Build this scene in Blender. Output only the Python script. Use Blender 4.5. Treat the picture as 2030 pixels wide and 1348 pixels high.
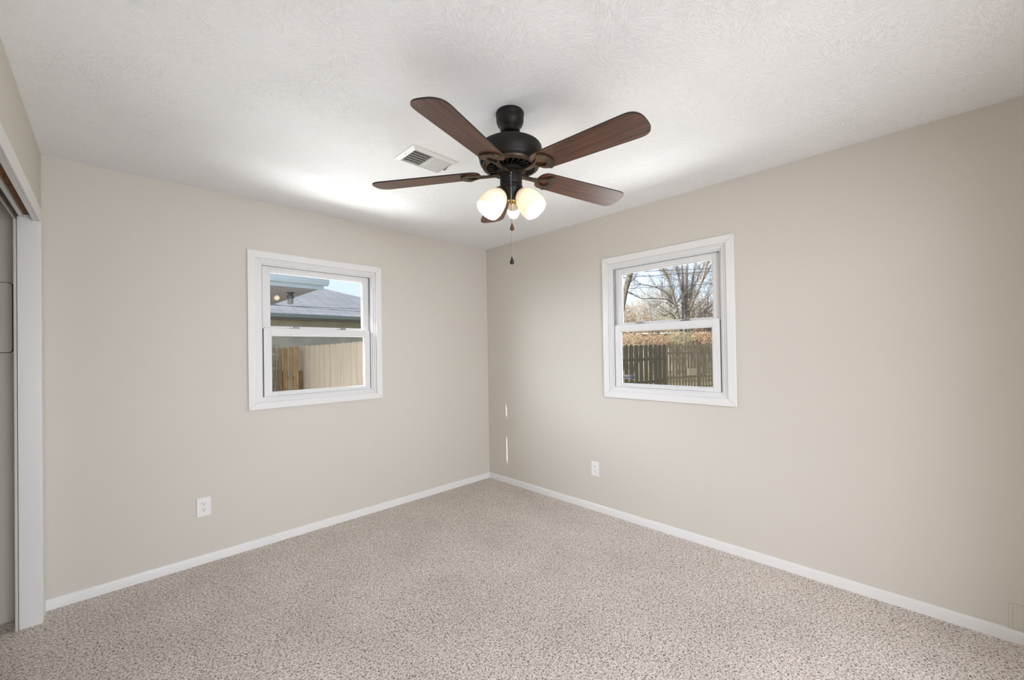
import bpy, bmesh, math, random
from mathutils import Vector, Matrix
random.seed(7)
for o in list(bpy.data.objects): bpy.data.objects.remove(o)
sc = bpy.context.scene
COL = sc.collection
PI = math.pi

# ---------------------------------------------------------------- camera
F, CX, CY = 811.828, 1015.0, 689.638            # focal length and optical centre in pixels of 2030x1348
CAM = Vector((-2.89460, -3.32437, 1.34197))
YAW, PITCH, ROLL = math.radians(44.4475), math.radians(0.50465), math.radians(-0.92601)
_f = Vector((math.sin(YAW)*math.cos(PITCH), math.cos(YAW)*math.cos(PITCH), math.sin(PITCH)))
_r = Vector((math.cos(YAW), -math.sin(YAW), 0)); _u = _r.cross(_f)
RT = _r*math.cos(ROLL) + _u*math.sin(ROLL); UP = -_r*math.sin(ROLL) + _u*math.cos(ROLL); FW = _f
cd = bpy.data.cameras.new('camera'); cam = bpy.data.objects.new('camera', cd); COL.objects.link(cam)
cd.sensor_width = 36; cd.lens = F/2030*36; cd.shift_y = (CY-674)/2030; cd.clip_start = .02; cd.clip_end = 300
cam.matrix_world = Matrix(((RT.x, UP.x, -FW.x, CAM.x), (RT.y, UP.y, -FW.y, CAM.y), (RT.z, UP.z, -FW.z, CAM.z), (0, 0, 0, 1)))
sc.camera = cam

# ---------------------------------------------------------------- world, sun, large lights, exposure
SUN_T = Vector((1, -.198, -.61)).normalized()    # direction the sunlight travels: low winter sun
w = bpy.data.worlds.new('world'); sc.world = w; w.use_nodes = True
nt = w.node_tree; nt.nodes.clear()
sky = nt.nodes.new('ShaderNodeTexSky'); sky.sky_type = 'NISHITA'; sky.sun_disc = False
sky.sun_elevation = math.asin(-SUN_T.z); sky.sun_rotation = math.atan2(-SUN_T.x, -SUN_T.y)
sky.air_density = 1.2; sky.dust_density = 3.0; sky.ozone_density = 1.0
bg = nt.nodes.new('ShaderNodeBackground'); bg.inputs[1].default_value = .29
wo = nt.nodes.new('ShaderNodeOutputWorld')
hz = nt.nodes.new('ShaderNodeHueSaturation'); hz.inputs['Saturation'].default_value = .55; hz.inputs['Hue'].default_value = .53
nt.links.new(sky.outputs[0], hz.inputs['Color']); tn = nt.nodes.new('ShaderNodeMixRGB'); tn.blend_type = 'MULTIPLY'; tn.inputs[0].default_value = 1; tn.inputs[2].default_value = (.90, .97, 1.10, 1)
nt.links.new(hz.outputs[0], tn.inputs[1]); nt.links.new(tn.outputs[0], bg.inputs[0]); nt.links.new(bg.outputs[0], wo.inputs[0])
def light(name, kind, loc, rot, energy, color=(1, 1, 1), **kw):
    d = bpy.data.lights.new(name, kind); d.energy = energy; d.color = color
    for k, v in kw.items(): setattr(d, k, v)
    o = bpy.data.objects.new(name, d); COL.objects.link(o); o.location = loc; o.rotation_euler = rot
    return o
sun = light('sun', 'SUN', (-12, 4, 9), (0, 0, 0), 12.0, (1, .92, .80), angle=.004)
sun.rotation_euler = SUN_T.to_track_quat('-Z', 'Y').to_euler()
def aimed(name, loc, target, energy, color, sx, sy, spread=PI):
    d = (Vector(target)-Vector(loc)).to_track_quat('-Z', 'Y').to_euler()
    return light(name, 'AREA', loc, d, energy, color, shape='RECTANGLE', size=sx, size_y=sy, spread=spread)
# added fill lamps outside both windows, standing in for side sky and ground glow
aimed('sky_fill_left', (-4.3, 1.75, 2.5), (-1.7, 0, 1.45), 500, (.90, .96, 1.08), 3.0, 1.8)
aimed('ground_fill_left', (-1.9, 1.6, -.36), (-1.75, 0, 1.5), 170, (.98, .99, 1), 3.6, 1.9, 1.9)
aimed('sky_fill_right', (2.2, -4.3, 2.6), (0, -1.95, 1.45), 130, (.92, .96, 1.05), 3.0, 1.8)
aimed('ground_fill_right', (1.7, -1.6, -.36), (0, -2.0, 1.5), 90, (.98, .99, 1), 3.6, 1.9, 1.9)
# added fill lamp behind the camera, shining through an invented wide opening
light('rear_fill', 'AREA', (-2.4, -5.5, 1.25), (PI/2-.28, 0, -.12), 122, (.95, .985, 1.08), shape='RECTANGLE', size=2.2, size_y=2.2)
sc.view_settings.view_transform = 'Standard'; sc.view_settings.look = 'None'
sc.view_settings.exposure = .1; sc.view_settings.gamma = 1; sc.view_settings.use_curve_mapping = False
sc.cycles.use_denoising = True
sc.cycles.max_bounces = 10; sc.cycles.diffuse_bounces = 6; sc.cycles.transparent_max_bounces = 16
sc.cycles.sample_clamp_indirect = 6; sc.cycles.caustics_reflective = False; sc.cycles.caustics_refractive = False

def at(px, py, depth):
    return CAM + depth*(FW + RT*((px-CX)/F) - UP*((py-CY)/F))

# ---------------------------------------------------------------- materials
def mat(name, color, rough=.5, metal=0.0, bump=None, noise=None, emit=None, spec=None):
    m = bpy.data.materials.new(name); m.use_nodes = True
    t = m.node_tree; b = t.nodes['Principled BSDF']
    b.inputs['Base Color'].default_value = (*color, 1); b.inputs['Roughness'].default_value = rough; b.inputs['Metallic'].default_value = metal
    if spec is not None: b.inputs['Specular IOR Level'].default_value = spec
    if emit: b.inputs['Emission Color'].default_value = (*emit[0], 1); b.inputs['Emission Strength'].default_value = emit[1]
    if bump or noise: tc = t.nodes.new('ShaderNodeTexCoord')
    if noise:                                   # noise = (scale, colour2, detail, stretch)
        n = t.nodes.new('ShaderNodeTexNoise'); n.inputs['Scale'].default_value = noise[0]; n.inputs['Detail'].default_value = noise[2]
        mp = t.nodes.new('ShaderNodeMapping'); mp.inputs['Scale'].default_value = noise[3] if len(noise) > 3 else (1, 1, 1)
        cr = t.nodes.new('ShaderNodeValToRGB')
        cr.color_ramp.elements[0].position = .35; cr.color_ramp.elements[0].color = (*color, 1)
        cr.color_ramp.elements[1].position = .65; cr.color_ramp.elements[1].color = (*noise[1], 1)
        t.links.new(tc.outputs['Object'], mp.inputs[0]); t.links.new(mp.outputs[0], n.inputs['Vector'])
        t.links.new(n.outputs[0], cr.inputs[0]); t.links.new(cr.outputs[0], b.inputs['Base Color'])
    if bump:                                    # bump = (scale, strength, distance)
        n2 = t.nodes.new('ShaderNodeTexNoise'); n2.inputs['Scale'].default_value = bump[0]; n2.inputs['Detail'].default_value = 3
        bp = t.nodes.new('ShaderNodeBump'); bp.inputs['Strength'].default_value = bump[1]; bp.inputs['Distance'].default_value = bump[2]
        t.links.new(tc.outputs['Object'], n2.inputs['Vector']); t.links.new(n2.outputs[0], bp.inputs['Height']); t.links.new(bp.outputs[0], b.inputs['Normal'])
    return m
M = {}
M['wall'] = mat('wall_paint', (.63, .597, .535), .55, bump=(220, .12, .002))
M['trim'] = mat('white_trim_paint', (.775, .77, .76), .35)
M['vinyl'] = mat('white_vinyl', (.75, .75, .75), .3)
M['plastic'] = mat('white_plastic', (.82, .81, .80), .3)
M['dark'] = mat('dark_gap', (.02, .018, .016), .8)
M['groove'] = mat('groove_shade_grey', (.12, .12, .12), .7)  # colour stands in for the shade inside the jamb grooves
M['lumber'] = mat('raw_lumber', (.25, .12, .035), .8, noise=(30, (.12, .05, .015), 4, (6, 1, 6)))
M['track'] = mat('bronze_track', (.06, .045, .035), .4, .5)
M['ventmetal'] = mat('white_enamel', (.78, .78, .76), .4)
M['bronze'] = mat('oil_rubbed_bronze', (.008, .0065, .006), .5, 0, noise=(14, (.013, .010, .008), 3), spec=.3)
M['antique'] = mat('antique_bronze', (.085, .060, .036), .45, .6, noise=(60, (.04, .03, .02), 3))
M['brass'] = mat('polished_brass', (.48, .31, .10), .22, 1.0)
M['chrome'] = mat('grey_metal', (.35, .35, .36), .3, .9)
M['black'] = mat('black_pendant', (.012, .010, .009), .3)
M['pendantbrown'] = mat('brown_pendant', (.10, .065, .03), .25, .4)
M['bulb'] = mat('lit_bulb', (1, 1, 1), .4, emit=((1, .82, .60), 70))
M['bulbbase'] = mat('bulb_collar', (.86, .80, .70), .4)
M['lawn'] = mat('winter_grass', (.40, .34, .20), .95, noise=(1.6, (.26, .27, .14), 6), bump=(60, .5, .02))
M['fence_grey'] = mat('shaded_weathered_cedar', (.075, .064, .048), .9, noise=(9, (.105, .087, .062), 5, (3, 3, .4)))  # weathered cedar, darkened in colour to stand for shade
M['fence_pale'] = mat('pale_pine_boards', (.285, .235, .185), .85, noise=(7, (.325, .275, .22), 5, (3, 3, .3)))
M['fence_gold'] = mat('golden_pine_boards', (.21, .135, .06), .85, noise=(12, (.13, .08, .036), 5, (3, 3, .4)))
M['siding'] = mat('grey_tan_siding', (.285, .275, .255), .85, noise=(3, (.34, .325, .30), 4))
M['gutter'] = mat('pale_blue_gutter', (.155, .19, .215), .45)
M['soffit'] = mat('grey_soffit', (.115, .112, .122), .8)
M['fixture'] = mat('dark_fixture', (.03, .032, .038), .5)
M['fixture_grey'] = mat('grey_fixture', (.10, .105, .11), .5)
M['wire'] = mat('black_wire', (.035, .04, .05), .7)
M['bark'] = mat('grey_bark', (.14, .125, .115), .95, noise=(8, (.20, .18, .165), 4))
M['bark_dark'] = mat('dark_bark', (.030, .026, .022), .95, noise=(14, (.110, .100, .085), 4))
M['leaf1'] = mat('tan_leaves', (.235, .170, .105), .8)
M['leaf2'] = mat('russet_leaves', (.205, .132, .085), .8)
M['leaf3'] = mat('olive_leaves', (.165, .140, .078), .8)
M['brownwall'] = mat('brown_house_wall', (.100, .077, .068), .9)
M['palewall'] = mat('pale_masonry', (.275, .260, .235), .9)
M['white'] = mat('white_painted_metal', (.75, .75, .75), .5)
M['silver'] = mat('silver_decal', (.30, .29, .31), .45)
M['blade_edge'] = mat('dark_blade_edge', (.012, .008, .007), .5)
M['ink'] = mat('dark_ink', (.02, .015, .035), .5)

def shingle():
    m = mat('grey_shingles', (.22, .235, .26), .9); t = m.node_tree; b = t.nodes['Principled BSDF']
    tc = t.nodes.new('ShaderNodeTexCoord'); br = t.nodes.new('ShaderNodeTexBrick')
    br.inputs['Color1'].default_value = (.21, .225, .25, 1); br.inputs['Color2'].default_value = (.15, .165, .185, 1); br.inputs['Mortar'].default_value = (.08, .085, .098, 1)
    br.inputs['Scale'].default_value = 1; br.inputs['Mortar Size'].default_value = .02; br.inputs['Brick Width'].default_value = .9; br.inputs['Row Height'].default_value = .115
    t.links.new(tc.outputs['UV'], br.inputs['Vector']); t.links.new(br.outputs[0], b.inputs['Base Color'])
    return m
M['shingle'] = shingle()

def ceiling_mat():
    m = mat('stippled_ceiling_paint', (.89, .895, .90), .75); t = m.node_tree; b = t.nodes['Principled BSDF']
    tc = t.nodes.new('ShaderNodeTexCoord')
    # brushed crow's-foot texture: short ridges whose direction changes from patch to patch
    vo = t.nodes.new('ShaderNodeTexVoronoi'); vo.inputs['Scale'].default_value = 8
    wn = t.nodes.new('ShaderNodeTexNoise'); wn.inputs['Scale'].default_value = 3.0; wn.inputs['Detail'].default_value = 2
    mixv = t.nodes.new('ShaderNodeMixRGB'); mixv.blend_type = 'ADD'; mixv.inputs[0].default_value = .35
    t.links.new(tc.outputs['Object'], wn.inputs['Vector']); t.links.new(tc.outputs['Object'], mixv.inputs[1]); t.links.new(wn.outputs['Color'], mixv.inputs[2])
    t.links.new(mixv.outputs[0], vo.inputs['Vector'])
    rot = t.nodes.new('ShaderNodeVectorRotate'); rot.rotation_type = 'Z_AXIS'
    sep = t.nodes.new('ShaderNodeSeparateColor'); t.links.new(vo.outputs['Color'], sep.inputs[0])
    ml = t.nodes.new('ShaderNodeMath'); ml.operation = 'MULTIPLY'; ml.inputs[1].default_value = 6.28
    t.links.new(sep.outputs[0], ml.inputs[0]); t.links.new(ml.outputs[0], rot.inputs['Angle'])
    t.links.new(tc.outputs['Object'], rot.inputs['Vector'])
    mp = t.nodes.new('ShaderNodeMapping'); mp.inputs['Scale'].default_value = (50, 190, 1)
    n = t.nodes.new('ShaderNodeTexNoise'); n.inputs['Scale'].default_value = 1; n.inputs['Detail'].default_value = 4; n.inputs['Distortion'].default_value = 1.1
    t.links.new(rot.outputs[0], mp.inputs[0]); t.links.new(mp.outputs[0], n.inputs['Vector'])
    cr = t.nodes.new('ShaderNodeValToRGB'); cr.color_ramp.elements[0].position = .48; cr.color_ramp.elements[1].position = .70
    t.links.new(n.outputs[0], cr.inputs[0])
    bp = t.nodes.new('ShaderNodeBump'); bp.inputs['Strength'].default_value = .62; bp.inputs['Distance'].default_value = .003
    t.links.new(cr.outputs[0], bp.inputs['Height']); t.links.new(bp.outputs[0], b.inputs['Normal'])
    return m
M['ceiling'] = ceiling_mat()

def carpet_mat():
    m = mat('flecked_carpet', (.5, .45, .4), .95, spec=.1); t = m.node_tree; b = t.nodes['Principled BSDF']
    tc = t.nodes.new('ShaderNodeTexCoord')
    n = t.nodes.new('ShaderNodeTexNoise'); n.inputs['Scale'].default_value = 135; n.inputs['Detail'].default_value = 2.5; n.inputs['Roughness'].default_value = .6; n.inputs['Distortion'].default_value = .8
    cr = t.nodes.new('ShaderNodeValToRGB'); e = cr.color_ramp.elements
    e[0].position = .33; e[0].color = (.12, .098, .080, 1); e[1].position = .66; e[1].color = (.95, .89, .83, 1)
    x = cr.color_ramp.elements.new(.43); x.color = (.48, .42, .37, 1); x = cr.color_ramp.elements.new(.52); x.color = (.80, .73, .67, 1)
    big = t.nodes.new('ShaderNodeTexNoise'); big.inputs['Scale'].default_value = 2.2; big.inputs['Detail'].default_value = 3
    mr = t.nodes.new('ShaderNodeMapRange'); mr.inputs[1].default_value = .3; mr.inputs[2].default_value = .7; mr.inputs[3].default_value = .90; mr.inputs[4].default_value = 1.06
    mx = t.nodes.new('ShaderNodeMixRGB'); mx.blend_type = 'MULTIPLY'; mx.inputs[0].default_value = 1
    bp = t.nodes.new('ShaderNodeBump'); bp.inputs['Strength'].default_value = .8; bp.inputs['Distance'].default_value = .008
    for q in (n, big): t.links.new(tc.outputs['Object'], q.inputs['Vector'])
    t.links.new(n.outputs[0], cr.inputs[0]); t.links.new(cr.outputs[0], mx.inputs[1]); t.links.new(big.outputs[0], mr.inputs[0]); t.links.new(mr.outputs[0], mx.inputs[2])
    t.links.new(mx.outputs[0], b.inputs['Base Color']); t.links.new(n.outputs[0], bp.inputs['Height']); t.links.new(bp.outputs[0], b.inputs['Normal'])
    return m
M['carpet'] = carpet_mat()

def wood_mat():
    m = mat('walnut_blade', (.10, .035, .018), .38); t = m.node_tree; b = t.nodes['Principled BSDF']
    tc = t.nodes.new('ShaderNodeTexCoord'); mp = t.nodes.new('ShaderNodeMapping'); mp.inputs['Scale'].default_value = (3.5, 75, 20)
    n = t.nodes.new('ShaderNodeTexNoise'); n.inputs['Scale'].default_value = 1; n.inputs['Detail'].default_value = 5; n.inputs['Distortion'].default_value = .5
    cr = t.nodes.new('ShaderNodeValToRGB'); cr.color_ramp.elements[0].position = .3; cr.color_ramp.elements[0].color = (.034, .014, .009, 1)
    cr.color_ramp.elements[1].position = .7; cr.color_ramp.elements[1].color = (.15, .058, .031, 1)
    t.links.new(tc.outputs['Object'], mp.inputs[0]); t.links.new(mp.outputs[0], n.inputs['Vector']); t.links.new(n.outputs[0], cr.inputs[0]); t.links.new(cr.outputs[0], b.inputs['Base Color'])
    return m
M['wood'] = wood_mat()

def glass_mat():
    m = bpy.data.materials.new('window_glass'); m.use_nodes = True; t = m.node_tree; t.nodes.clear()
    o = t.nodes.new('ShaderNodeOutputMaterial'); mx = t.nodes.new('ShaderNodeMixShader'); tr = t.nodes.new('ShaderNodeBsdfTransparent')
    gl = t.nodes.new('ShaderNodeBsdfGlossy'); gl.inputs['Roughness'].default_value = .02
    lw = t.nodes.new('ShaderNodeLayerWeight'); lw.inputs[0].default_value = .5
    pw = t.nodes.new('ShaderNodeMath'); pw.operation = 'POWER'; pw.inputs[1].default_value = 5
    fr = t.nodes.new('ShaderNodeMath'); fr.operation = 'MULTIPLY_ADD'; fr.inputs[1].default_value = .9; fr.inputs[2].default_value = .006
    t.links.new(lw.outputs['Facing'], pw.inputs[0]); t.links.new(pw.outputs[0], fr.inputs[0])
    tr.inputs[0].default_value = (.97, .98, .975, 1)
    t.links.new(fr.outputs[0], mx.inputs[0]); t.links.new(tr.outputs[0], mx.inputs[1]); t.links.new(gl.outputs[0], mx.inputs[2]); t.links.new(mx.outputs[0], o.inputs[0])
    return m
M['glass'] = glass_mat()

def shade_mat():
    m = bpy.data.materials.new('frosted_glass_shade'); m.use_nodes = True; t = m.node_tree; t.nodes.clear()
    o = t.nodes.new('ShaderNodeOutputMaterial'); mx = t.nodes.new('ShaderNodeMixShader'); mx.inputs[0].default_value = .36
    di = t.nodes.new('ShaderNodeBsdfDiffuse'); di.inputs[0].default_value = (.90, .87, .82, 1)
    tl = t.nodes.new('ShaderNodeBsdfTranslucent'); tl.inputs[0].default_value = (.97, .90, .80, 1)
    t.links.new(di.outputs[0], mx.inputs[1]); t.links.new(tl.outputs[0], mx.inputs[2]); t.links.new(mx.outputs[0], o.inputs[0])
    return m
M['shade'] = shade_mat()

# ---------------------------------------------------------------- mesh helpers
class MB:
    def __init__(s): s.v = []; s.f = []; s.uv = None
    def add(s, vs, fs):
        n = len(s.v); s.v += [tuple(v) for v in vs]; s.f += [tuple(i+n for i in f) for f in fs]; return s
    def box(s, x0, x1, y0, y1, z0, z1):
        x0, x1 = min(x0, x1), max(x0, x1); y0, y1 = min(y0, y1), max(y0, y1); z0, z1 = min(z0, z1), max(z0, z1)
        return s.add([(x0, y0, z0), (x1, y0, z0), (x1, y1, z0), (x0, y1, z0), (x0, y0, z1), (x1, y0, z1), (x1, y1, z1), (x0, y1, z1)],
                     [(0, 3, 2, 1), (4, 5, 6, 7), (0, 1, 5, 4), (1, 2, 6, 5), (2, 3, 7, 6), (3, 0, 4, 7)])
    def prism(s, poly, a, b, fn):               # poly in 2D, extruded between a and b; fn(p, q, t) -> 3D
        n = len(poly); vs = [fn(p, q, a) for p, q in poly] + [fn(p, q, b) for p, q in poly]
        fs = [tuple(range(n))[::-1], tuple(range(n, 2*n))] + [(i, (i+1) % n, n+(i+1) % n, n+i) for i in range(n)]
        return s.add(vs, fs)
    def lathe(s, prof, seg=40, loc=(0, 0, 0), axis=None, cap=True):   # prof: list of (r, z)
        vs = []; fs = []
        for r, z in prof:
            for k in range(seg): a = 2*PI*k/seg; vs.append(Vector((r*math.cos(a), r*math.sin(a), z)))
        for j in range(len(prof)-1):
            for k in range(seg): fs.append((j*seg+k, j*seg+(k+1) % seg, (j+1)*seg+(k+1) % seg, (j+1)*seg+k))
        if cap:
            if prof[0][0] > 1e-6: fs.append(tuple(range(seg))[::-1])
            if prof[-1][0] > 1e-6: fs.append(tuple(range((len(prof)-1)*seg, len(prof)*seg)))
        q = Vector((0, 0, 1)).rotation_difference(Vector(axis)) if axis is not None else None
        L = Vector(loc)
        return s.add([(q @ v if q else v)+L for v in vs], fs)
    def ball(s, c, r, seg=10, rings=6, sc=(1, 1, 1)):
        prof = [(max(1e-5, math.sin(PI*i/rings)), -math.cos(PI*i/rings)) for i in range(rings+1)]
        n = len(s.v); s.lathe(prof, seg, cap=False)
        for i in range(n, len(s.v)): v = s.v[i]; s.v[i] = (c[0]+v[0]*r*sc[0], c[1]+v[1]*r*sc[1], c[2]+v[2]*r*sc[2])
        return s
    def tube(s, pts, rad, seg=6, cap=True):
        pts = [Vector(p) for p in pts]; n = len(pts); vs = []; fs = []
        rad = rad if hasattr(rad, '__len__') else [rad]*n
        for i, p in enumerate(pts):
            d = (pts[min(i+1, n-1)]-pts[max(i-1, 0)]).normalized()
            a = d.cross(Vector((0, 0, 1)) if abs(d.z) < .9 else Vector((1, 0, 0))).normalized(); b = d.cross(a)
            for k in range(seg): t = 2*PI*k/seg; vs.append(p+(a*math.cos(t)+b*math.sin(t))*rad[i])
        for i in range(n-1):
            for k in range(seg): fs.append((i*seg+k, i*seg+(k+1) % seg, (i+1)*seg+(k+1) % seg, (i+1)*seg+k))
        if cap: fs += [tuple(range(seg))[::-1], tuple(range((n-1)*seg, n*seg))]
        return s.add(vs, fs)
    def build(s, name, m, parent=None, smooth=None, bevel=0, loc=None):
        me = bpy.data.meshes.new(name); me.from_pydata(s.v, [], s.f); me.validate()
        bm = bmesh.new(); bm.from_mesh(me); bmesh.ops.recalc_face_normals(bm, faces=bm.faces); bm.to_mesh(me); bm.free()
        me.materials.append(m)
        if smooth:
            for p in me.polygons: p.use_smooth = True
            me.set_sharp_from_angle(angle=math.radians(smooth))
        o = bpy.data.objects.new(name, me); COL.objects.link(o)
        if parent: o.parent = parent
        if loc: o.location = loc
        if bevel:
            b = o.modifiers.new('bevel', 'BEVEL'); b.width = bevel; b.segments = 2; b.limit_method = 'ANGLE'; b.angle_limit = math.radians(40)
        return o
def tag(o, label=None, cat=None, group=None, kind=None):
    if label: o['label'] = label
    if cat: o['category'] = cat
    if group: o['group'] = group
    if kind: o['kind'] = kind
    return o
def empty(name, loc=(0, 0, 0), rz=0):
    o = bpy.data.objects.new(name, None); COL.objects.link(o); o.location = loc; o.rotation_euler = (0, 0, rz); o.empty_display_size = .1
    return o
def copy_tree(o, parent=None):
    c = o.copy(); COL.objects.link(c); c.parent = parent
    for ch in list(o.children): copy_tree(ch, c)
    return c
def struct(o): o['kind'] = 'structure'; return o

# ---------------------------------------------------------------- room shell
W, L, H = 3.150, 3.98, 2.44                     # closet wall at x=-W, back wall at y=-L, corner at the origin
TH = .145
WA, WB = -1.7165, -1.952                        # window centres along the left and the right wall
def wall_with_window(name, c, a0, a1, fn):
    """two layers of wall round a window opening; fn maps (along, depth, z) to the world"""
    b = MB()
    def bx(u0, u1, d0, d1, z0, z1):
        p = fn(u0, d0, z0); q = fn(u1, d1, z1); b.box(p[0], q[0], p[1], q[1], p[2], q[2])
    for d0, d1, hw, z0, z1 in ((0, .085, .452, 1.003, 2.042), (.085, TH, .441, 1.02, 2.085)):
        bx(a0, c-hw, d0, d1, -.45, H+.1); bx(c+hw, a1, d0, d1, -.45, H+.1)
        bx(c-hw, c+hw, d0, d1, -.45, z0); bx(c-hw, c+hw, d0, d1, z1, H+.1)
    return struct(b.build(name, M['wall']))
wall_with_window('wall_left', WA, -W-.006, TH, lambda u, d, z: (u, d, z))
wall_with_window('wall_right', WB, -L-.15, 0, lambda u, d, z: (d, u, z))
b = MB().box(-4.2, -3.14, -L-.12, -L, 0, H).box(-.8, 0, -L-.12, -L, 0, H).box(-3.14, -.8, -L-.12, -L, 2.03, H); struct(b.build('wall_back', M['wall']))  # the wide opening is invented, to let in the rear fill lamp
b = MB().box(-4.2, 0, -6.9, -6.75, 0, H).box(-4.2, -4.05, -6.75, -L-.12, 0, H).box(-.1, .0, -6.75, -L-.12, 0, H); struct(b.build('wall_fill_shell', M['wall']))  # unseen room shell, added to enclose the rear fill lamp
OP0, OP1, OPZ = -.145, -2.70, 2.045             # closet opening
b = MB().box(-W-.09, -W-.006, -.1, 0, -.02, H+.05).box(-W-.09, -W-.006, -L, OP1, -.02, H+.05)
b.box(-W-.022, -W-.006, OP1, -.1, 2.075, H+.05).box(-W-.09, -W-.066, OP1, -.1, 2.10, H+.05)
struct(b.build('wall_closet', M['wall']))
b = MB().box(-4.2, .0, -6.9, 0, -.2, 0); struct(b.build('floor', M['carpet']))
b = MB().box(-4.2, .0, -6.9, 0, H, H+.1); struct(b.build('ceiling', M['ceiling']))
# closet interior
b = MB().box(-4.05, -3.95, -L, .10, 0, H); struct(b.build('wall_closet_back', M['wall']))
b = MB().box(-4.0, -W-.02, .004, .12, 0, H).box(-3.95, -W-.03, 0, .004, 1.331, H).box(-3.95, -W-.03, 0, .004, 0, 1.326)
struct(b.build('wall_closet_end', M['wall']))

def base_profile(): return [(0, -.01), (.012, -.01), (.012, .047), (.0095, .054), (.005, .058), (0, .058)]
b = MB().prism(base_profile(), -W+.0, -.0005, lambda p, q, t: (t, -p, q)); struct(b.build('baseboard_left', M['trim'], smooth=50))
b = MB().prism(base_profile(), -L, -.012, lambda p, q, t: (-p, t, q)); struct(b.build('baseboard_right', M['trim'], smooth=50))
b = MB().prism(base_profile(), -.8, -.012, lambda p, q, t: (t, -L+p, q)); struct(b.build('baseboard_back', M['trim'], smooth=50))

# closet opening: casing, jamb, head and sliding-door track
b = MB()                                        # rounded side casing, its lower outer corner eased
prof = [(-W-.006, -.100), (-W-.006, -.018), (-W+.000, -.018), (-W+.003, -.022), (-W+.0045, -.030), (-W+.004, -.100)]
b.prism(prof, 0.0, 2.118, lambda p, q, t: (p, q, t)); b.box(-W-.006, -W+.004, -.100, OP0+.001, 0, 2.118)
b.box(-W-.006, -W+.004, OP1-.07, OP0+.001, OPZ, 2.118); b.box(-W-.006, -W+.004, OP1-.07, OP1, 0, OPZ)
struct(b.build('trim_1', M['trim'], smooth=40, bevel=.002))
b = MB().box(-W-.075, -W+.002, OP0, OP0+.02, 0, 2.075); b.box(-W-.075, -W+.002, OP1-.02, OP1, 0, 2.075)
struct(b.build('trim_2', M['trim'], bevel=.0015))
b = MB().box(-W-.087, -W-.077, OP0-.002, OP0+.02, 0, OPZ+.03).box(-W-.087, -W-.077, OP1-.02, OP1, 0, OPZ+.03)
struct(b.build('trim_3', M['wall'], bevel=.0015))
b = MB().box(-W-.022, -W-.006, OP1, OP0, OPZ, 2.075); struct(b.build('trim_4', M['trim'], bevel=.001))     # fascia board of the head
b = MB().box(-W-.052, -W-.022, OP1, OP0, 2.072, 2.10); struct(b.build('trim_5', M['lumber']))               # bare lumber of the header
b = MB().box(-W-.066, -W-.052, OP1, OP0, 2.055, 2.10); struct(b.build('trim_6', M['trim']))
b = MB().box(-W-.076, -W-.067, OP1, OP0, 2.058, 2.10).box(-W-.076, -W-.074, OP1, OP0, 2.04, 2.06)
struct(b.build('trim_7', M['track']))
b = MB().box(-W-.087, -W-.077, OP1, OP0, 2.045, 2.10); struct(b.build('trim_8', M['wall']))

b = MB().box(-W-.05, -W-.015, OP1+.02, -1.36, .012, 2.06); b.box(-W-.052, -W-.013, OP1+.02, OP1+.12, .012, 2.06).box(-W-.052, -W-.013, -1.46, -1.36, .012, 2.06); struct(b.build('door_1', M['trim'], bevel=.002))   # unseen sliding door, added to darken the closet
# unseen board added over the left window to cut the sun, then raised clear
b = MB().box(-6, .2, TH, .262, 2.52, 2.7); struct(b.build('trim_9', M['trim']))
# breaker panel let into the end wall of the closet
def rrect(x0, x1, z0, z1, r, n=5):
    p = []
    for cx, cz, a in ((x1-r, z1-r, 0), (x0+r, z1-r, PI/2), (x0+r, z0+r, PI), (x1-r, z0+r, 1.5*PI)):
        for i in range(n+1): t = a+PI/2*i/n; p.append((cx+r*math.cos(t), cz+r*math.sin(t)))
    return p
e = tag(empty('breaker_panel', (-3.40, 0, 1.38)), 'painted-over electrical breaker panel door on the closet end wall', 'electrical panel')
MB().prism(rrect(-.152, .148, -.003, .360, .016), 0.0, -.003, lambda p, q, t: (p, t, q)).build('panel_recess', M['dark'], e)
MB().prism(rrect(-.150, .1445, 0, .357, .014), -.001, -.008, lambda p, q, t: (p, t, q)).build('panel_door', M['wall'], e, bevel=.001)
MB().prism(rrect(.085, .125, .178, .198, .006), -.008, -.0115, lambda p, q, t: (p, t, q)).build('latch', M['wall'], e, bevel=.001)

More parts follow.
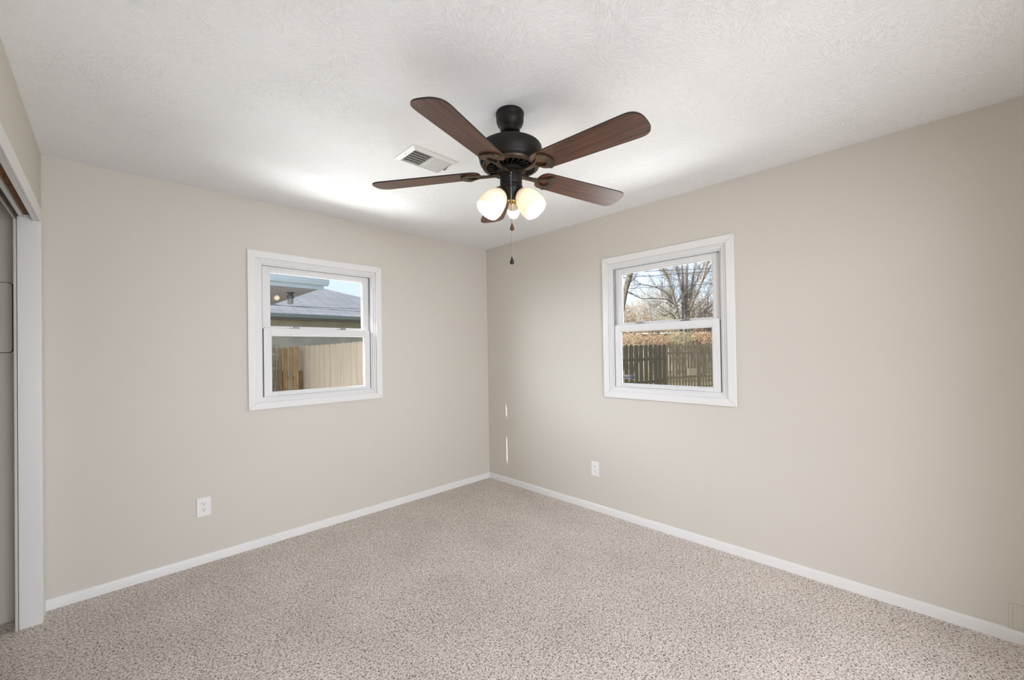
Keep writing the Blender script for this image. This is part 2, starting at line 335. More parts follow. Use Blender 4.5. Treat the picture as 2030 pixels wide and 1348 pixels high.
# ---------------------------------------------------------------- windows
def ring(b, u0, u1, z0, z1, U0, U1, Z0, Z1, d0, d1):
    """frame between inner (u,z) and outer (U,Z) rectangle"""
    b.box(U0, u0, d0, d1, Z0, Z1); b.box(u1, U1, d0, d1, Z0, Z1); b.box(u0, u1, d0, d1, Z0, z0); b.box(u0, u1, d0, d1, z1, Z1)
def window(name, loc, rz):
    """double-hung window: local x along the wall, +y outwards"""
    e = struct(empty(name, loc, rz))
    b = MB()                                    # casing: mitred flat boards
    O, I, z0, z1, Z0, Z1 = .4965, .446, 1.010, 2.034, .960, 2.084
    oc = [(-O, Z0), (O, Z0), (O, Z1), (-O, Z1)]; ic = [(-I, z0), (I, z0), (I, z1), (-I, z1)]
    for i in range(4):
        j = (i+1) % 4; b.prism([oc[i], oc[j], ic[j], ic[i]], -.018, -.0005, lambda p, q, t: (p, t, q))
    b.build('casing', M['trim'], e, bevel=.003)
    b = MB(); ring(b, -.404, .404, 1.046, 1.992, -.445, .445, 1.010, 2.034, .004, .10)     # vinyl frame with stepped stops
    ring(b, -.416, .416, 1.034, 2.004, -.445, .445, 1.010, 2.034, -.004, .004)
    ring(b, -.432, .432, 1.022, 2.020, -.445, .445, 1.010, 2.034, -.010, -.004)
    b.build('window_frame', M['vinyl'], e, bevel=.0015)
    b = MB()
    for s in (-1, 1):
        b.box(s*.402, s*.4035, .006, .014, 1.50, 1.99); b.box(s*.402, s*.4035, .026, .030, 1.50, 1.99); b.box(s*.3965, s*.403, .007, .022, 1.05, 1.535)
    b.build('jamb_groove_shade', M['groove'], e)  # grey strips painted as the shaded grooves beside the sashes
    b = MB(); ring(b, -.349, .349, 1.549, 1.951, -.402, .402, 1.492, 1.990, .032, .060)
    ring(b, -.343, .343, 1.556, 1.945, -.349, .349, 1.549, 1.951, .038, .052)
    us = b.build('upper_sash', M['vinyl'], e, bevel=.0015)
    MB().box(-.344, .344, .044, .047, 1.555, 1.946).build('glass_pane', M['glass'], us)
    b = MB(); ring(b, -.349, .349, 1.072, 1.490, -.396, .396, 1.047, 1.538, .002, .030)
    ring(b, -.343, .343, 1.078, 1.484, -.349, .349, 1.072, 1.490, .008, .024)
    b.box(-.30, .30, -.006, .002, 1.052, 1.064)                                            # finger lift
    ls = b.build('lower_sash', M['vinyl'], e, bevel=.0015)
    MB().box(-.344, .344, .014, .017, 1.077, 1.485).build('glass_pane', M['glass'], ls)
    for u in (-.185, .165):
        b = MB().box(u-.032, u+.032, .006, .028, 1.538, 1.545); b.box(u-.006, u+.028, .010, .020, 1.545, 1.553); b.ball((u-.012, .016, 1.547), .010, 10, 6)
        b.build('sash_lock', M['chrome'], ls, smooth=40)
    for s in (-1, 1): MB().box(s*.385, s*.325, .006, .022, 1.538, 1.543).build('tilt_latch', M['vinyl'], ls, bevel=.001)
    return e
w1 = window('window_1', (WA, 0, 0), 0)
w2 = window('window_2', (0, WB, 0), -PI/2)

# security decal on the lower pane of window_2 (lies on the room side of the glass)
def text(body, size, depth=.0003):
    c = bpy.data.curves.new('lettering', 'FONT'); c.body = body; c.size = size; c.extrude = depth; c.align_x = 'CENTER'; c.align_y = 'CENTER'
    o = bpy.data.objects.new('lettering', c); COL.objects.link(o)
    dg = bpy.context.evaluated_depsgraph_get(); me = bpy.data.meshes.new_from_object(o.evaluated_get(dg))
    bpy.data.objects.remove(o); return me
st = tag(empty('window_decal', (.0125, -1.667, 1.110), -PI/2), 'small security company decal stuck inside the lower pane of the right window', 'sticker')
MB().box(-.052, .052, -.0004, .0004, 0, .034).build('decal_film', M['silver'], st)
MB().prism([(.010, .010), (.016, .004), (.042, .004), (.048, .010), (.048, .024), (.042, .030), (.016, .030), (.010, .024)], -.0005, -.0011, lambda p, q, t: (p, t, q)).build('logo_plate', M['ink'], st)
o = bpy.data.objects.new('logo_letters', text('ADT', .017)); COL.objects.link(o); o.data.materials.clear(); o.data.materials.append(M['silver'])
o.parent = st; o.location = (.029, -.0013, .017); o.rotation_euler = (PI/2, 0, 0); o['label'] = 'grey letters ADT on a dark eight-sided badge'
b = MB(); x = -.048
for i, wd in enumerate((4, 3, 5, 3, 4, 4, 5, 3, 4, 4, 3)):
    b.box(x, x+wd*.001, -.0005, -.0011, .012, .018); x += wd*.001+.0013
b.box(-.044, .006, -.0005, -.0011, .0065, .008)
b.build('small_print', M['ink'], st)

# ---------------------------------------------------------------- outlets and wall box
def outlet():
    e = empty('wall_outlet')
    b = MB().prism(rrect(-.0375, .0375, -.060, .060, .003), 0, -.0055, lambda p, q, t: (p, t, q)); b.build('cover_plate', M['plastic'], e, bevel=.002)
    for dz in (-.0195, .0195):
        p = [(.0165*math.cos(a)*1.02, dz+max(-.0125, min(.0125, .0165*math.sin(a)))) for a in [2*PI*k/24 for k in range(24)]]
        r = MB().prism(p, -.005, -.0075, lambda p, q, t: (p, t, q)).build('receptacle', M['plastic'], e, bevel=.0006)
        b = MB().box(-.0078, -.0055, -.0072, -.0079, dz, dz+.009).box(.0052, .0075, -.0072, -.0079, dz+.001, dz+.0085)
        b.lathe([(.0026, 0), (.0026, .0006)], 12, (0, -.0073, dz-.007), (0, -1, 0)); b.build('slots', M['dark'], r)
    MB().lathe([(.003, 0), (.003, .001), (.002, .0016), (0.0001, .0018)], 14, (0, -.0052, 0), (0, -1, 0)).build('screw', M['plastic'], e, smooth=40)
    return e
o1 = outlet(); o1.location = (-2.466, 0, .365)
tag(o1, 'white double power outlet on the left wall under the window', 'outlet', 'white wall outlets')
o2 = copy_tree(o1); o2.location = (0, -1.348, .350); o2.rotation_euler = (0, 0, -PI/2)
tag(o2, 'white double power outlet on the right wall near the corner', 'outlet', 'white wall outlets')
e = tag(empty('wall_plate', (0, -3.64, .0585)), 'painted-over blank wall plate resting on the right baseboard at the picture edge', 'wall plate')
b = MB(); pl = rrect(-.0005, .115, -.085, .085, .003)
b.box(-.004, 0, -.085, .085, 0, .113); ring(bb := MB(), -.075, .075, .010, .103, -.085, .085, 0, .113, -.003, .003)
b.build('plate', M['wall'], e, bevel=.001)
b = MB()
for y0, y1, z0, z1 in ((.077, .085, 0, .113), (-.085, -.077, 0, .113), (-.077, .077, .105, .113), (-.077, .077, 0, .006)): b.box(-.0075, -.0035, y0, y1, z0, z1)
b.build('raised_rim', M['wall'], e, bevel=.0015)
for y, z in ((.045, .058), (-.045, .058)):
    MB().lathe([(.005, 0), (.005, .002), (.003, .004), (.0001, .0045)], 14, (-.004, y, z), (-1, 0, 0)).build('screw', M['wall'], e, smooth=40)

# ---------------------------------------------------------------- ceiling vent
e = tag(empty('ceiling_vent', (-1.6025, -1.338, H)), 'white rectangular metal air register on the ceiling behind the fan', 'vent')
hx, hy = .1475, .102
MB().box(-hx+.02, hx-.02, -hy+.018, hy-.018, -.002, -.0005).build('duct_shade_sheet', M['dark'], e)  # dark sheet in place of the shaded duct, no hole behind it
b = MB(); oc = [(-hx, -hy), (hx, -hy), (hx, hy), (-hx, hy)]; ic = [(-hx+.026, -hy+.024), (hx-.026, -hy+.024), (hx-.026, hy-.024), (-hx+.026, hy-.024)]
for i in range(4):
    j = (i+1) % 4
    vs = [(*oc[i], -.0008), (*oc[j], -.0008), (*ic[j], -.0008), (*ic[i], -.0008), (*oc[i], -.004), (*oc[j], -.004), (*ic[j], -.012), (*ic[i], -.012)]
    b.add(vs, [(0, 1, 2, 3), (7, 6, 5, 4), (0, 4, 5, 1), (1, 5, 6, 2), (2, 6, 7, 3), (3, 7, 4, 0)])
b.box(-.003, .003, -hy+.024, hy-.024, -.0125, -.002)
b.build('register_frame', M['ventmetal'], e)
for side in (-1, 1):
    n = 13
    for k in range(n):
        x = side*.006+side*(.112*(k+.5)/n)
        b = MB(); dx = .0045 if side < 0 else .0028; t = .0005
        b.prism([(x-dx-t, -.0115), (x-dx+t, -.0115), (x+dx+t, -.003), (x+dx-t, -.003)] if side < 0 else [(x+dx-t, -.0115), (x+dx+t, -.0115), (x-dx+t, -.003), (x-dx-t, -.003)], -hy+.024, hy-.024, lambda p, q, s: (p, s, q))
        b.build('louvre', M['ventmetal'], e)
for k in range(6):
    y = -hy+.024+(2*hy-.048)*(k+.5)/6
    MB().box(-hx+.026, -.003, y-.0009, y+.0009, -.0085, -.0065).build('cross_bar', M['ventmetal'], e)
MB().box(.124, .128, -.012, .014, -.020, -.008).ball((.126, -.024, -.012), .004, 8, 5).build('damper_lever', M['chrome'], e)
for s in (-1, 1): MB().lathe([(.004, 0), (.0035, .0018), (.0001, .0022)], 12, (s*.134, .0, -.0075), (0, 0, -1)).build('screw', M['chrome'], e, smooth=40)

# ---------------------------------------------------------------- ceiling fan
FX, FY = -1.576, -1.991
fan = tag(empty('ceiling_fan', (FX, FY, H)), 'dark bronze five-blade ceiling fan with walnut blades and a lit lamp kit', 'ceiling fan')
Z = lambda z: z-H
def lat(name, prof, m, parent=fan, seg=48, smooth=35): return MB().lathe([(r, Z(z)) for r, z in prof], seg).build(name, m, parent, smooth=smooth)
lat('canopy', [(.0625, 2.4398), (.0650, 2.434), (.0650, 2.424), (.0625, 2.419), (.0632, 2.408), (.0625, 2.396), (.057, 2.381), (.048, 2.371), (.0445, 2.367), (.0460, 2.362), (.0450, 2.352), (.040, 2.347), (.02, 2.347)], M['bronze'])
lat('downrod', [(.017, 2.346), (.017, 2.335), (.037, 2.333), (.040, 2.325), (.040, 2.295)], M['bronze'])
mh = lat('motor_housing', [(.040, 2.304), (.06, 2.301), (.098, 2.296), (.102, 2.292), (.124, 2.288), (.139, 2.280), (.1445, 2.271), (.145, 2.250), (.145, 2.224), (.1425, 2.220), (.1425, 2.212), (.139, 2.203), (.134, 2.198), (.130, 2.196), (.128, 2.190)], M['bronze'])
lat('trim_band', [(.128, 2.196), (.131, 2.192), (.129, 2.186), (.120, 2.181), (.112, 2.179), (.108, 2.184)], M['antique'])
lat('vent_plate', [(.109, 2.184), (.085, 2.192), (.05, 2.196)], M['black'])
b = MB()
for k in range(26):                             # radial fins of the vented underside
    a = 2*PI*k/26; c, s = math.cos(a), math.sin(a); r0, r1 = .056, .108; wd0, wd1 = .0026, .0042
    a2 = a+.18; c2, s2 = math.cos(a2), math.sin(a2)
    vs = []
    for (cc, ss, r, wd) in ((c, s, r0, wd0), (c2, s2, r1, wd1)):
        for sg in (-1, 1):
            for dz in (-.006, .006): vs.append((cc*r-ss*wd*sg, ss*r+cc*wd*sg, Z(2.184 if r == r0 else 2.181)+dz))
    b.add(vs, [(0, 1, 3, 2), (4, 6, 7, 5), (0, 2, 6, 4), (1, 5, 7, 3), (0, 4, 5, 1), (2, 3, 7, 6)])
b.build('vent_fins', M['bronze'], fan)
lat('hub', [(.06, 2.190), (.060, 2.178), (.068, 2.172), (.068, 2.160), (.052, 2.158), (.046, 2.154)], M['bronze'])
lat('switch_housing', [(.049, 2.163), (.0505, 2.158), (.0505, 2.108), (.049, 2.104), (.0525, 2.100), (.0535, 2.094), (.050, 2.089), (.047, 2.088)], M['bronze'])
lat('light_fitter', [(.046, 2.089), (.045, 2.080), (.041, 2.066), (.034, 2.052), (.024, 2.044), (.014, 2.040), (.010, 2.036)], M['bronze'])
lat('finial', [(.012, 2.041), (.014, 2.036), (.009, 2.031), (.012, 2.026), (.0125, 2.021), (.008, 2.015), (.0001, 2.012)], M['brass'], seg=20)

# blades: one mesh along +X, copied round the hub
def blade_outline():
    R0, R1 = .143, .657; pts = []
    hw = lambda r: .0605+(.0725-.0605)*(r-.2)/.42
    n = 18
    for i in range(n+1):                        # rounded tip
        a = -PI/2+PI*i/n
        pts.append((R1-.062+.062*math.cos(a)**.75 if math.cos(a) > 1e-6 else R1-.062, (hw(R1-.06))*math.copysign(abs(math.sin(a))**.72, math.sin(a))))
    for i in range(n+1):                        # rounded root
        a = PI/2+PI*i/n
        pts.append((R0+.05-.05*abs(math.cos(a))**.85, hw(R0+.05)*math.copysign(abs(math.sin(a))**.75, math.sin(a))))
    return pts
def iron_mesh():
    b = MB(); half = [(.236, 0), (.233, .018), (.225, .036), (.210, .051), (.197, .056), (.190, .048), (.179, .036), (.164, .024), (.147, .0155), (.128, .0105), (.118, .0095)]
    out = half+[(p, -q) for p, q in half[::-1][:-1]]
    hole = []
    for p, q in out:
        a = math.atan2(q, p-.180); c, s = math.cos(a), math.sin(a)
        ra = 1/math.sqrt((c/(.024 if c > 0 else .030))**2+(s/(.025 if c > 0 else .012+.010*abs(s)))**2)
        hole.append((.180+ra*c, ra*s))
    n = len(out); z0, z1 = -.0125, -.0035
    vs = [(p, q, z0) for p, q in out]+[(p, q, z0-.001) for p, q in hole]+[(p, q, z1) for p, q in out]+[(p, q, z1) for p, q in hole]
    fs = []
    for i in range(n):
        j = (i+1) % n
        fs += [(i, j, n+j, n+i), (2*n+i, 3*n+i, 3*n+j, 2*n+j), (i, 2*n+i, 2*n+j, j), (n+i, n+j, 3*n+j, 3*n+i)]
    b.add(vs, fs)
    b.prism([(.050, .016), (.075, .010), (.125, .0095), (.150, .006), (.150, -.006), (.125, -.0095), (.075, -.010), (.050, -.016)], -.015, -.0045, lambda p, q, t: (p, q, t))
    return b
TH0, PIT, DR = -2.786, -.176, .035
proto = MB().prism(blade_outline(), -.003, .003, lambda p, q, t: (p, q, t)).build('fan_blade', M['wood'], fan)
proto.data.materials.append(M['blade_edge'])
for p in proto.data.polygons:
    if abs(p.normal.z) < .5: p.material_index = 1
iron = iron_mesh().build('blade_iron', M['antique'], proto, bevel=.0015)
for k in range(5):
    o = proto if k == 0 else copy_tree(proto, fan)
    o.location = (0, 0, Z(2.166)); o.rotation_euler = (Matrix.Rotation(TH0+k*2*PI/5, 3, 'Z') @ Matrix.Rotation(DR, 3, 'Y') @ Matrix.Rotation(PIT, 3, 'X')).to_euler()

# lamp arms: two glass shades towards the room, one bare bulb towards the corner
AZ = math.radians(45.6)
def lamp(az, shade, tilt=math.radians(38)):
    h = Vector((math.cos(az), math.sin(az), 0)); ax = (h*math.sin(tilt)+Vector((0, 0, -math.cos(tilt)))).normalized()
    root = Vector((0, 0, Z(2.086)))+h*.033; p = root+ax*.022
    arm = MB().tube([root-ax*.012, root, p], [.011, .010, .012], 14).build('lamp_arm', M['antique'], fan, smooth=50)
    soc = MB().lathe([(.012, -.006), (.020, 0), (.0235, .006), (.024, .016), (.0205, .018), (.019, .028)], 24, p, ax).build('socket', M['brass' if not shade else 'antique'], arm, smooth=35)
    if shade:
        q = p+ax*.008
        prof = [(.0255, 0), (.031, .004), (.040, .014), (.048, .030), (.0555, .052), (.0605, .078), (.0625, .100), (.0610, .118), (.0585, .128), (.0570, .128), (.0595, .117), (.061, .100), (.059, .078), (.054, .052), (.0465, .030), (.0385, .0155), (.030, .006), (.0255, .003)]
        prof = [(r*.95, z*.92) for r, z in prof]
        MB().lathe(prof, 48, q, ax, cap=False).build('glass_shade', M['shade'], arm, smooth=60)
    q = p+ax*.020
    bl = MB().lathe([(.0135, 0), (.0150, .006), (.0210, .022), (.0258, .040)], 24, q, ax).build('bulb_collar', M['bulbbase'], arm, smooth=50)
    MB().lathe([(.0252, .0395), (.0278, .048), (.0280, .056), (.0255, .067), (.019, .078), (.010, .0845), (.0001, .0865)], 24, q, ax).build('bulb_globe', M['bulb'], bl, smooth=60)
lamp(AZ+2*PI/3, True); lamp(AZ-2*PI/3, True); lamp(AZ-.10, False, math.radians(44))

def chain(ang, r, ztop, zbot, m):
    x, y = -math.cos(ang)*r, -math.sin(ang)*r
    b = MB(); n = int((ztop-zbot)/.0042)
    for i in range(n): b.ball((x, y, Z(ztop)-(i+.5)*(ztop-zbot)/n), .0017, 6, 4)
    MB_ = b.tube([(x*.88, y*.88, Z(ztop)), (x, y, Z(ztop))], .0035, 8)
    c = b.build('pull_chain', M['chrome'], fan, smooth=60)
    pr = [(.0012, 0), (.003, -.003), (.0045, -.010), (.0085, -.019), (.0105, -.026), (.0095, -.031), (.005, -.0345), (.0001, -.0355)]
    MB().lathe([(q, Z(zbot)+z) for q, z in pr], 18, (x, y, 0)).build('pendant', m, c, smooth=50)
chain(AZ+.02, .0555, 2.140, 1.915, M['pendantbrown']); chain(AZ-.03, .0535, 2.128, 1.765, M['black'])

# ---------------------------------------------------------------- outdoors: ground
G = -.45
b = MB().box(-40, 60, -40, 60, G-.2, G); tag(b.build('lawn', M['lawn']), kind='structure')

b = MB().box(-5.5, 1.0, .15, 7.5, G-.1, G+.02); tag(b.build('bounce_slab', mat('pale_bounce', (.55, .54, .51), .9)), kind='structure')  # unseen pale slab, added to bounce light up through the left window

# ---------------------------------------------------------------- seen through the left window
def board_fence(name, label, p0, p1, n, top0, top1, m, gap=.006, th=.018, dog=.025, rails=(.35, 1.25), back=.03, flip=1):
    p0 = Vector((p0.x, p0.y, G)); p1 = Vector((p1.x, p1.y, G)); d = (p1-p0); Ln = d.length; d.normalize(); nrm = Vector((-d.y, d.x, 0))*flip
    e = tag(empty(name, p0), label, 'fence')
    wd = Ln/n
    for i in range(n):
        a, z = wd*i+gap/2, top0+(top1-top0)*(i+.5)/n-G+random.uniform(-.006, .006); c = a+wd-gap
        poly = [(a, .03), (c, .03), (c, z-dog), (c-dog*.5, z-dog*.25), (c-dog, z), (a+dog, z), (a+dog*.5, z-dog*.25), (a, z-dog)]
        off = random.uniform(-.002, .002)
        MB().prism(poly, off, off+th, lambda p, q, t: d*p+nrm*t+Vector((0, 0, q))).build('picket', m, e)
    for z in rails:
        b = MB(); b.prism([(th+.003, z), (th+.003+.038, z), (th+.041, z+.089), (th+.003, z+.089)], 0, Ln, lambda p, q, t: d*t+nrm*p+Vector((0, 0, q))); b.build('rail', m, e)
    k = max(2, int(Ln/2.4)+1)
    for i in range(k):
        t = Ln*i/(k-1); t = min(max(t, .05), Ln-.05)
        b = MB(); b.prism([(t-.045, 0), (t+.045, 0), (t+.045, max(rails)+.2), (t-.045, max(rails)+.2)], th+.042, th+.13, lambda p, q, t2: d*p+nrm*t2+Vector((0, 0, q))); b.build('post', m, e)
    return e
def flat(p): return Vector((p.x, p.y, 0))
A0, A1 = at(594, 686, 9.0), at(719, 676, 8.3)
dirA = (flat(A1)-flat(A0)).normalized(); A2 = A1+dirA*4.0
board_fence('board_fence', 'pale close-boarded wooden fence outside the left window', A0, A2, 39, A0.z, A0.z+(A1.z-A0.z)*(flat(A2)-flat(A0)).length/(flat(A1)-flat(A0)).length*.8, M['fence_pale'], .003)
B0, B1 = at(548, 689.5, 8.75), at(592.5, 686, 8.75)
board_fence('picket_fence', 'short golden gapped picket fence left of the pale boarded fence', B0, B1, 4, B0.z, B1.z, M['fence_gold'], .028)
def leaves(b, c, rad, n, size, flatz=1):
    for _ in range(n):
        while True:
            v = Vector((random.uniform(-1, 1), random.uniform(-1, 1), random.uniform(-1, 1)))
            if v.length < 1: break
        p = Vector(c)+Vector((v.x*rad[0], v.y*rad[1], v.z*rad[2]))
        a = Vector((random.gauss(0, 1), random.gauss(0, 1), random.gauss(0, 1))).normalized(); t = a.orthogonal().normalized(); s = size*random.uniform(.6, 1.3)
        b.add([p-a*s, p+t*s*.45, p+a*s, p-t*s*.45], [(0, 1, 2, 3)])
def shrub(label, base, h, rad, n, size, m, ns=14, group=None, low=.05):
    base = Vector((base.x, base.y, G)); e = tag(empty('leafy_shrub', base), label, 'shrub', group)
    b = MB()
    for _ in range(ns):
        a = random.uniform(0, 2*PI); q = random.uniform(.2, .95)
        b.tube([(math.cos(a)*.06, math.sin(a)*.06, 0), (math.cos(a)*rad*q*.5, math.sin(a)*rad*q*.5, h*.55), (math.cos(a)*rad*q, math.sin(a)*rad*q, h*random.uniform(.8, 1.05))], [.022, .014, .005], 5)
    b.build('stems', M['bark'], e)
    b = MB(); leaves(b, (0, 0, h*(1.02+low)/2), (rad, rad, h*(1.02-low)/2), n, size); b.build('foliage', m, e)
    return e
shrub('narrow brown shrub at the left edge of the left window, beside the golden pickets', at(540.5, 740, 8.5), 1.98, .15, 1600, .026, M['leaf3'], 14)

# neighbour's house with a hipped shingle roof
E0, E1 = at(534, 626, 13.0), at(716, 633, 15.0)
ed = (flat(E1)-flat(E0)).normalized(); en = Vector((-ed.y, ed.x, 0)); ez = 2.62
hs = tag(empty('neighbour_house', (E0.x, E0.y, G)), 'neighbour house with a grey hipped shingle roof behind the pale fence', 'house')
E0f = Vector((E0.x, E0.y, 0))
def HL(s, n, z): return ed*s+en*n+Vector((0, 0, z-G))
s0, s1, run, rise = -7.0, 7.6, 5.2, 1.95
apx = 2.4                                       # ridge ends here, hip falls to the right-hand corner
hipr = s1-apx
me = MB(); P_ = [HL(s0, -.0, ez+.06), HL(s1, 0, ez+.06), HL(apx, run, ez+rise), HL(s0, run, ez+rise), HL(s1, 2*run, ez+.06), HL(s0, 2*run, ez+.06)]
me.add(P_, [(0, 1, 2, 3), (1, 4, 2), (3, 2, 4, 5), (0, 3, 5), (0, 5, 4, 1)])
rf = me.build('roof', M['shingle'], hs)
uvl = rf.data.uv_layers.new(name='uv')
for p in rf.data.polygons:
    for li, vi in zip(p.loop_indices, p.vertices):
        co = rf.data.vertices[vi].co; uvl.data[li].uv = (co.dot(ed) if abs(p.normal.dot(en)) > .2 else co.dot(en), co.z*math.hypot(run, rise)/rise)
MB().prism([(s0+.5, .5), (s1-.5, .5), (s1-.5, 2*run-.5), (s0+.5, 2*run-.5)], G, ez+.05, lambda p, q, t: HL(p, q, t)).build('wall', M['siding'], hs)
MB().prism([(-.02, ez-.12), (.0, ez-.12), (.0, ez+.05), (-.02, ez+.05)], s0, s1, lambda p, q, t: HL(t, p, q)).build('fascia', M['soffit'], hs)
MB().prism([(-.12, ez-.02), (-.13, ez+.05), (-.14, ez+.055), (-.14, ez+.07), (-.02, ez+.07), (-.02, ez-.055), (-.09, ez-.055)], s0, s1, lambda p, q, t: HL(t, p, q)).build('gutter', M['gutter'], hs)
MB().prism([(0, ez-.10), (.5, ez-.10), (.5, ez-.08), (0, ez-.08)], s0, s1, lambda p, q, t: HL(t, p, q)).build('soffit', M['soffit'], hs)

# patio cover reaching in from the left, with its lamps
SX, SY, SZ = -.487, 3.417, 2.40
pc = tag(empty('patio_cover', (SX, SY, G)), 'patio roof corner with pale blue gutter at the top of the left window', 'patio roof')
q = lambda x, y, z: (x, y, z-G)
b = MB().box(-4.4, 0, 0, 4.2, SZ-G, SZ+.03-G); b.build('soffit', M['soffit'], pc)
b = MB().box(-4.42, .02, -.02, 0, SZ-.03-G, SZ+.12-G).box(0, .02, 0, 4.2, SZ+.002-G, SZ+.12-G).box(-4.42, -4.4, 0, 4.2, SZ-.03-G, SZ+.12-G); b.build('fascia', M['gutter'], pc)
b = MB().prism([(-.02, .03), (-.08, .03), (-.115, .07), (-.125, .125), (-.135, .13), (-.135, .145), (-.02, .145)], -4.42, .07, lambda p, q_, t: (t, p, SZ+q_-G)); b.build('gutter', M['gutter'], pc)
b = MB(); b.add([q(-4.4, -.02, SZ+.12), q(.02, -.02, SZ+.12), q(.02, 4.2, SZ+.5), q(-4.4, 4.2, SZ+.5), q(-4.4, -.02, SZ+.06), q(.02, -.02, SZ+.06), q(.02, 4.2, SZ+.06), q(-4.4, 4.2, SZ+.06)],
                [(0, 1, 2, 3), (4, 7, 6, 5), (0, 4, 5, 1), (1, 5, 6, 2), (2, 6, 7, 3), (3, 7, 4, 0)]); b.build('roof_deck', M['shingle'], pc)
for x, y in ((-1.6, .25), (-4.2, .25), (-1.6, 3.9), (-4.2, 3.9)): MB().box(x-.05, x+.05, y-.05, y+.05, 0, SZ-G).build('post', M['white'], pc)
fl = tag(empty('flood_light', (-.72, 4.21, SZ)), 'dark security lamp hanging under the patio roof outside the left window', 'lamp')
MB().lathe([(.055, 0), (.055, -.02), (.03, -.03), (.03, -.05)], 20).build('mount', M['fixture'], fl, smooth=35)
MB().lathe([(.03, -.045), (.052, -.055), (.052, -.10), (.045, -.105)], 20).build('sensor_head', M['fixture'], fl, smooth=35)
MB().lathe([(.040, -.10), (.042, -.115), (.044, -.185), (.038, -.195)], 20).build('lamp_head', M['fixture_grey'], fl, smooth=35)

def wire(label, pts, r=.011, cat='cable'):
    P = [Vector(p) for p in pts]; out = []
    for i in range(len(P)-1):
        for k in range(8):
            t = k/8; s = P[i].lerp(P[i+1], t); s = s-Vector((0, 0, .12*4*t*(1-t)*0.3)); out.append(s)
    out.append(P[-1])
    return tag(MB().tube(out, r, 5).build('utility_wire', M['wire']), label, cat, 'overhead wires')
def span(label, x0, y0, x1, y1, d0, d1, r):
    a, c = at(x0, y0, d0), at(x1, y1, d1); v = c-a
    return wire(label, (a-v*1.2, c+v*1.2), r)
span('upper of two thin black cables crossing the neighbour roof', 551, 603, 716, 610, 11, 12, .006)
span('lower of two thin black cables crossing the neighbour roof', 536, 601, 716, 616, 11, 12, .006)
span('topmost overhead wire in the sky outside the right window', 1291, 536, 1415, 530.6, 22, 22, .016)
span('second overhead wire from the top outside the right window', 1255.6, 547.9, 1414.7, 536.7, 22, 22, .016)
span('overhead wire slanting down to the right outside the right window', 1282, 546, 1417, 561, 23, 20, .013)
span('lowest overhead wire crossing the bare tree outside the right window', 1245.6, 570.7, 1417, 561.2, 22, 22, .014)

# ---------------------------------------------------------------- seen through the right window
C0, C1 = at(1215, 684, 13.2), at(1321, 683, 14.7); C0 = C0-(C1-C0)*1.0
board_fence('picket_fence', 'nearer weathered grey picket fence in painted shade at the left of the right window', C0, C1, 22, C0.z, C1.z, M['fence_grey'], .045, dog=.055, rails=(.62, 1.40))
D0, D1 = at(1300, 683.7, 17.9), at(1440, 681, 19.5); D1 = D1+(D1-D0)*1.5
board_fence('picket_fence', 'farther weathered grey picket fence in painted shade, with a blank board nailed on', D0, D1, 60, D0.z, D1.z, M['fence_grey'], .042, dog=.045, rails=(.45, 1.55))
p = at(1373, 737, 18.2); dd = (flat(D1)-flat(D0)).normalized(); nn = Vector((-dd.y, dd.x, 0))
MBs = MB().prism([(-.25, -.15), (.25, -.15), (.25, .15), (-.25, .15)], 0, .02, lambda a, c, t: Vector(dd*a+nn*t+Vector((0, 0, c)))).build('blank_board', mat('pale_board', (.17, .155, .118), .9), loc=tuple(p))
tag(MBs, 'blank pale board fixed on the farther grey fence', 'board')

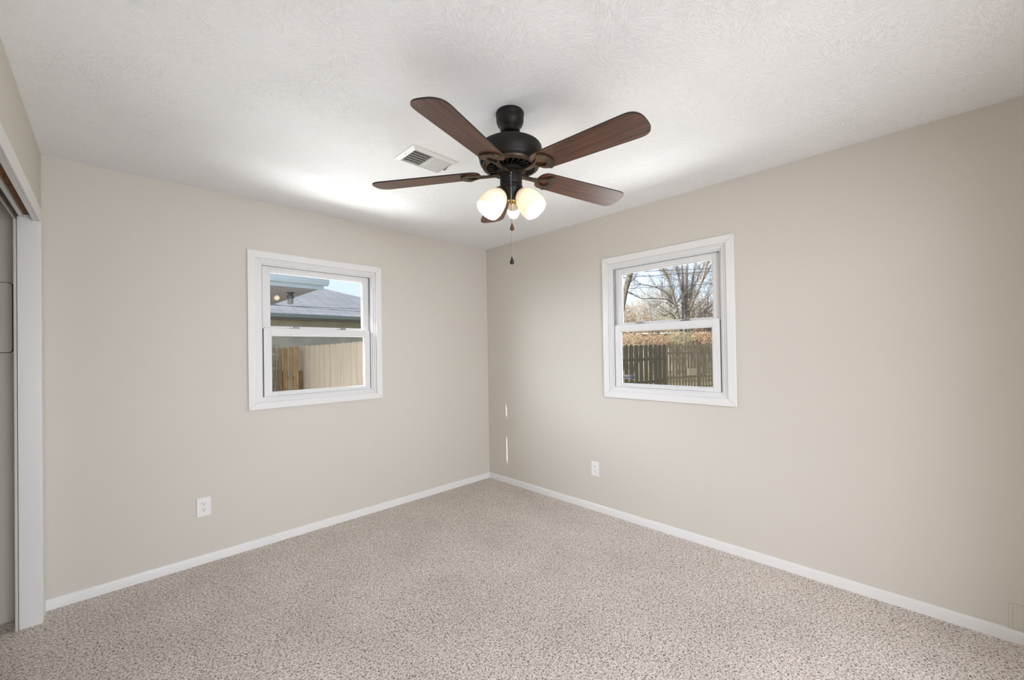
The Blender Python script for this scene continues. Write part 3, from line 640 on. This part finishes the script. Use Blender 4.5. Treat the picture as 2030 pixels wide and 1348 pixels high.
def twig(b, p, d, ln, r, depth):
    n = 3; pts = [p]; q = p
    for i in range(n):
        d = (d+Vector((random.gauss(0, .14), random.gauss(0, .14), random.gauss(.05, .10)))).normalized(); q = q+d*ln/n; pts.append(q)
    b.tube(pts, [r, r*.8, r*.6, r*.35], 4, cap=False)
    if depth:
        for i in (1, 2, 3):
            for _ in range(2 if depth > 1 else 2):
                s = Vector((random.gauss(0, 1), random.gauss(0, 1), random.gauss(.3, .8))).normalized()
                twig(b, pts[i], (d*.9+s*.8).normalized(), ln*random.uniform(.45, .7), r*.5, depth-1)
def zp(x, y, d): return at(1220+x/8.986, 500+y/8.986, d)
TD = 24
tree = tag(empty('bare_tree', (zp(1200, 1150, TD).x, zp(1200, 1150, TD).y, G)), 'large bare multi-stemmed tree outside the right window', 'tree')
tb = Vector(tree.location)
stems = [([(1150, 1700), (1110, 1180), (1080, 950), (1030, 800), (980, 600), (920, 400), (850, 300), (760, 200)], .17, -.8),
 ([(1010, 700), (960, 540), (880, 380), (780, 290), (640, 240)], .08, .3), ([(1080, 940), (990, 800), (870, 690), (700, 615), (480, 570), (330, 580)], .07, -.5),
 ([(1050, 1010), (960, 930), (850, 870), (740, 960), (620, 1010)], .05, .5), ([(1040, 920), (930, 840), (700, 820), (480, 830), (230, 700)], .06, -1.),
 ([(1210, 1700), (1220, 1150), (1205, 800), (1200, 560), (1190, 330), (1180, 60)], .20, 0), ([(1250, 1700), (1285, 1080), (1262, 800), (1272, 500), (1275, 250), (1290, 50)], .17, .4),
 ([(1190, 700), (1150, 520), (1095, 330), (1060, 180)], .08, -.4), ([(1280, 1700), (1300, 1050), (1340, 850), (1360, 600), (1390, 380), (1440, 150), (1480, 20)], .15, .7),
 ([(1310, 1040), (1420, 780), (1520, 560), (1590, 340), (1650, 130), (1680, 10)], .15, -.6), ([(1500, 600), (1600, 420), (1690, 260), (1760, 120)], .09, .2),
 ([(1370, 650), (1440, 510), (1510, 360), (1600, 180)], .08, .9), ([(1330, 1250), (1390, 1050), (1550, 880), (1680, 740), (1800, 640)], .09, -.2),
 ([(1420, 1300), (1480, 1170), (1640, 1000), (1790, 890)], .07, .8), ([(1100, 900), (1150, 820), (1230, 790), (1330, 800)], .05, .2),
 ([(1100, 1250), (1040, 1130), (980, 1080), (900, 1130), (820, 1090)], .05, -.4)]
bt = MB(); bw = MB()
for pl, r, dz in stems:
    n = len(pl); P3 = []
    for i, (x, y) in enumerate(pl):
        P3.append(zp(x, y, TD+dz*i/(n-1)*1.6)-tb)
    bt.tube(P3, [r*.62*(1-.8*i/(n-1))+.012 for i in range(n)], 7)
    for i in range(1, n):
        dv = (P3[i]-P3[i-1]); L_ = dv.length; dn = dv.normalized()
        for _ in range(4 if r > .1 else 5):
            t = random.random(); s = Vector((random.gauss(0, 1), random.gauss(0, 1), random.gauss(.3, .7))).normalized()
            twig(bw, P3[i-1].lerp(P3[i], t), (dn*.9+s*.85).normalized(), random.uniform(.5, 1.2), .014, 2 if random.random() < .6 else 1)
bt.build('trunk', M['bark'], tree, smooth=60); bw.build('twigs', M['bark'], tree)
lt = at(1236, 600, 15); lt0 = Vector((lt.x-.15, lt.y+.2, G))
t2 = tag(empty('leaning_tree', lt0), 'dark leaning trunk at the upper left of the right window', 'tree')
MB().tube([(0, 0, 0), (.02, 0, 1.2), Vector(at(1231, 625, 15))-lt0, Vector(at(1240, 575, 15))-lt0, Vector(at(1253, 530, 15))-lt0, Vector(at(1280, 450, 15))-lt0], [.13, .10, .09, .095, .11, .12], 9).build('trunk', M['bark_dark'], t2, smooth=60)
b = MB()
for k in range(10):
    twig(b, Vector(at(1240+k, 570-6*k, 15))-lt0, Vector((random.gauss(0, 1), random.gauss(0, 1), .8)).normalized(), .8, .014, 2)
b.build('twigs', M['bark'], t2)

# autumn shrubs and small trees beyond the grey fences
rows = [(1230, 24, 4.1, 1.0, 'leaf1', 'tan leafy shrub at the left edge of the right window'), (1260, 29, 4.7, 1.3, 'leaf2', 'russet shrub left of the bare tree trunk'),
        (1297, 31, 6.0, 1.5, 'leaf1', 'tan shrub rising behind the left limbs of the bare tree'), (1338, 28.5, 4.6, 1.4, 'leaf3', 'olive shrub around the foot of the bare tree'),
        (1378, 29, 5.2, 1.5, 'leaf1', 'tan shrub right of the bare tree trunk'), (1413, 26, 4.7, 1.2, 'leaf2', 'russet shrub at the right edge of the right window')]
hedge = [(1252, 21.3, 2.15, 'leaf1', 'tan bush showing just over the nearer grey fence'), (1300, 21.3, 2.1, 'leaf2', 'russet bush showing over the joint of the two grey fences'),
         (1348, 21.6, 2.2, 'leaf3', 'olive bush in front of the bare tree trunk'), (1394, 22, 2.2, 'leaf2', 'russet bush showing over the right end of the farther fence')]
for x, d, h, m, lb in hedge: shrub(lb, at(x, 700, d), h-G, .85, 3000, .04, M[m], 26, low=.62)
for x, d, h, r, m, lb in rows:
    shrub(lb, at(x, 700, d), h-G, r, 4200, .055, M[m], 30, low=.35)

# far house behind the shrubs
F0, F1 = at(1200, 661, 36), at(1470, 655, 34); fd = (flat(F1)-flat(F0)).normalized(); fn_ = Vector((-fd.y, fd.x, 0)); FL = (flat(F1)-flat(F0)).length; fz = 2.7
fh = tag(empty('far_house', (F0.x, F0.y, G)), 'low brown house with a white gutter behind the shrubs and bare tree', 'house')
def FH(s, n, z): return fd*s+fn_*n+Vector((0, 0, z-G))
MB().prism([(0, .4), (FL, .4), (FL, 6), (0, 6)], 1.95, fz, lambda p, q_, t: FH(p, q_, t)).build('wall', M['brownwall'], fh)
MB().prism([(0, .35), (FL, .35), (FL, 6), (0, 6)], G, 1.95, lambda p, q_, t: FH(p, q_, t)).build('wall_base', M['palewall'], fh)
MB().prism([(0, fz+.04), (3.2, fz+.9), (6.4, fz+.04)], -.3, FL+.3, lambda p, q_, t: FH(t, p, q_)).build('roof', M['brownwall'], fh)
MB().prism([(-.12, fz-.05), (0, fz-.05), (0, fz+.06), (-.12, fz+.06)], -.3, FL+.3, lambda p, q_, t: FH(t, p, q_)).build('gutter', M['white'], fh)
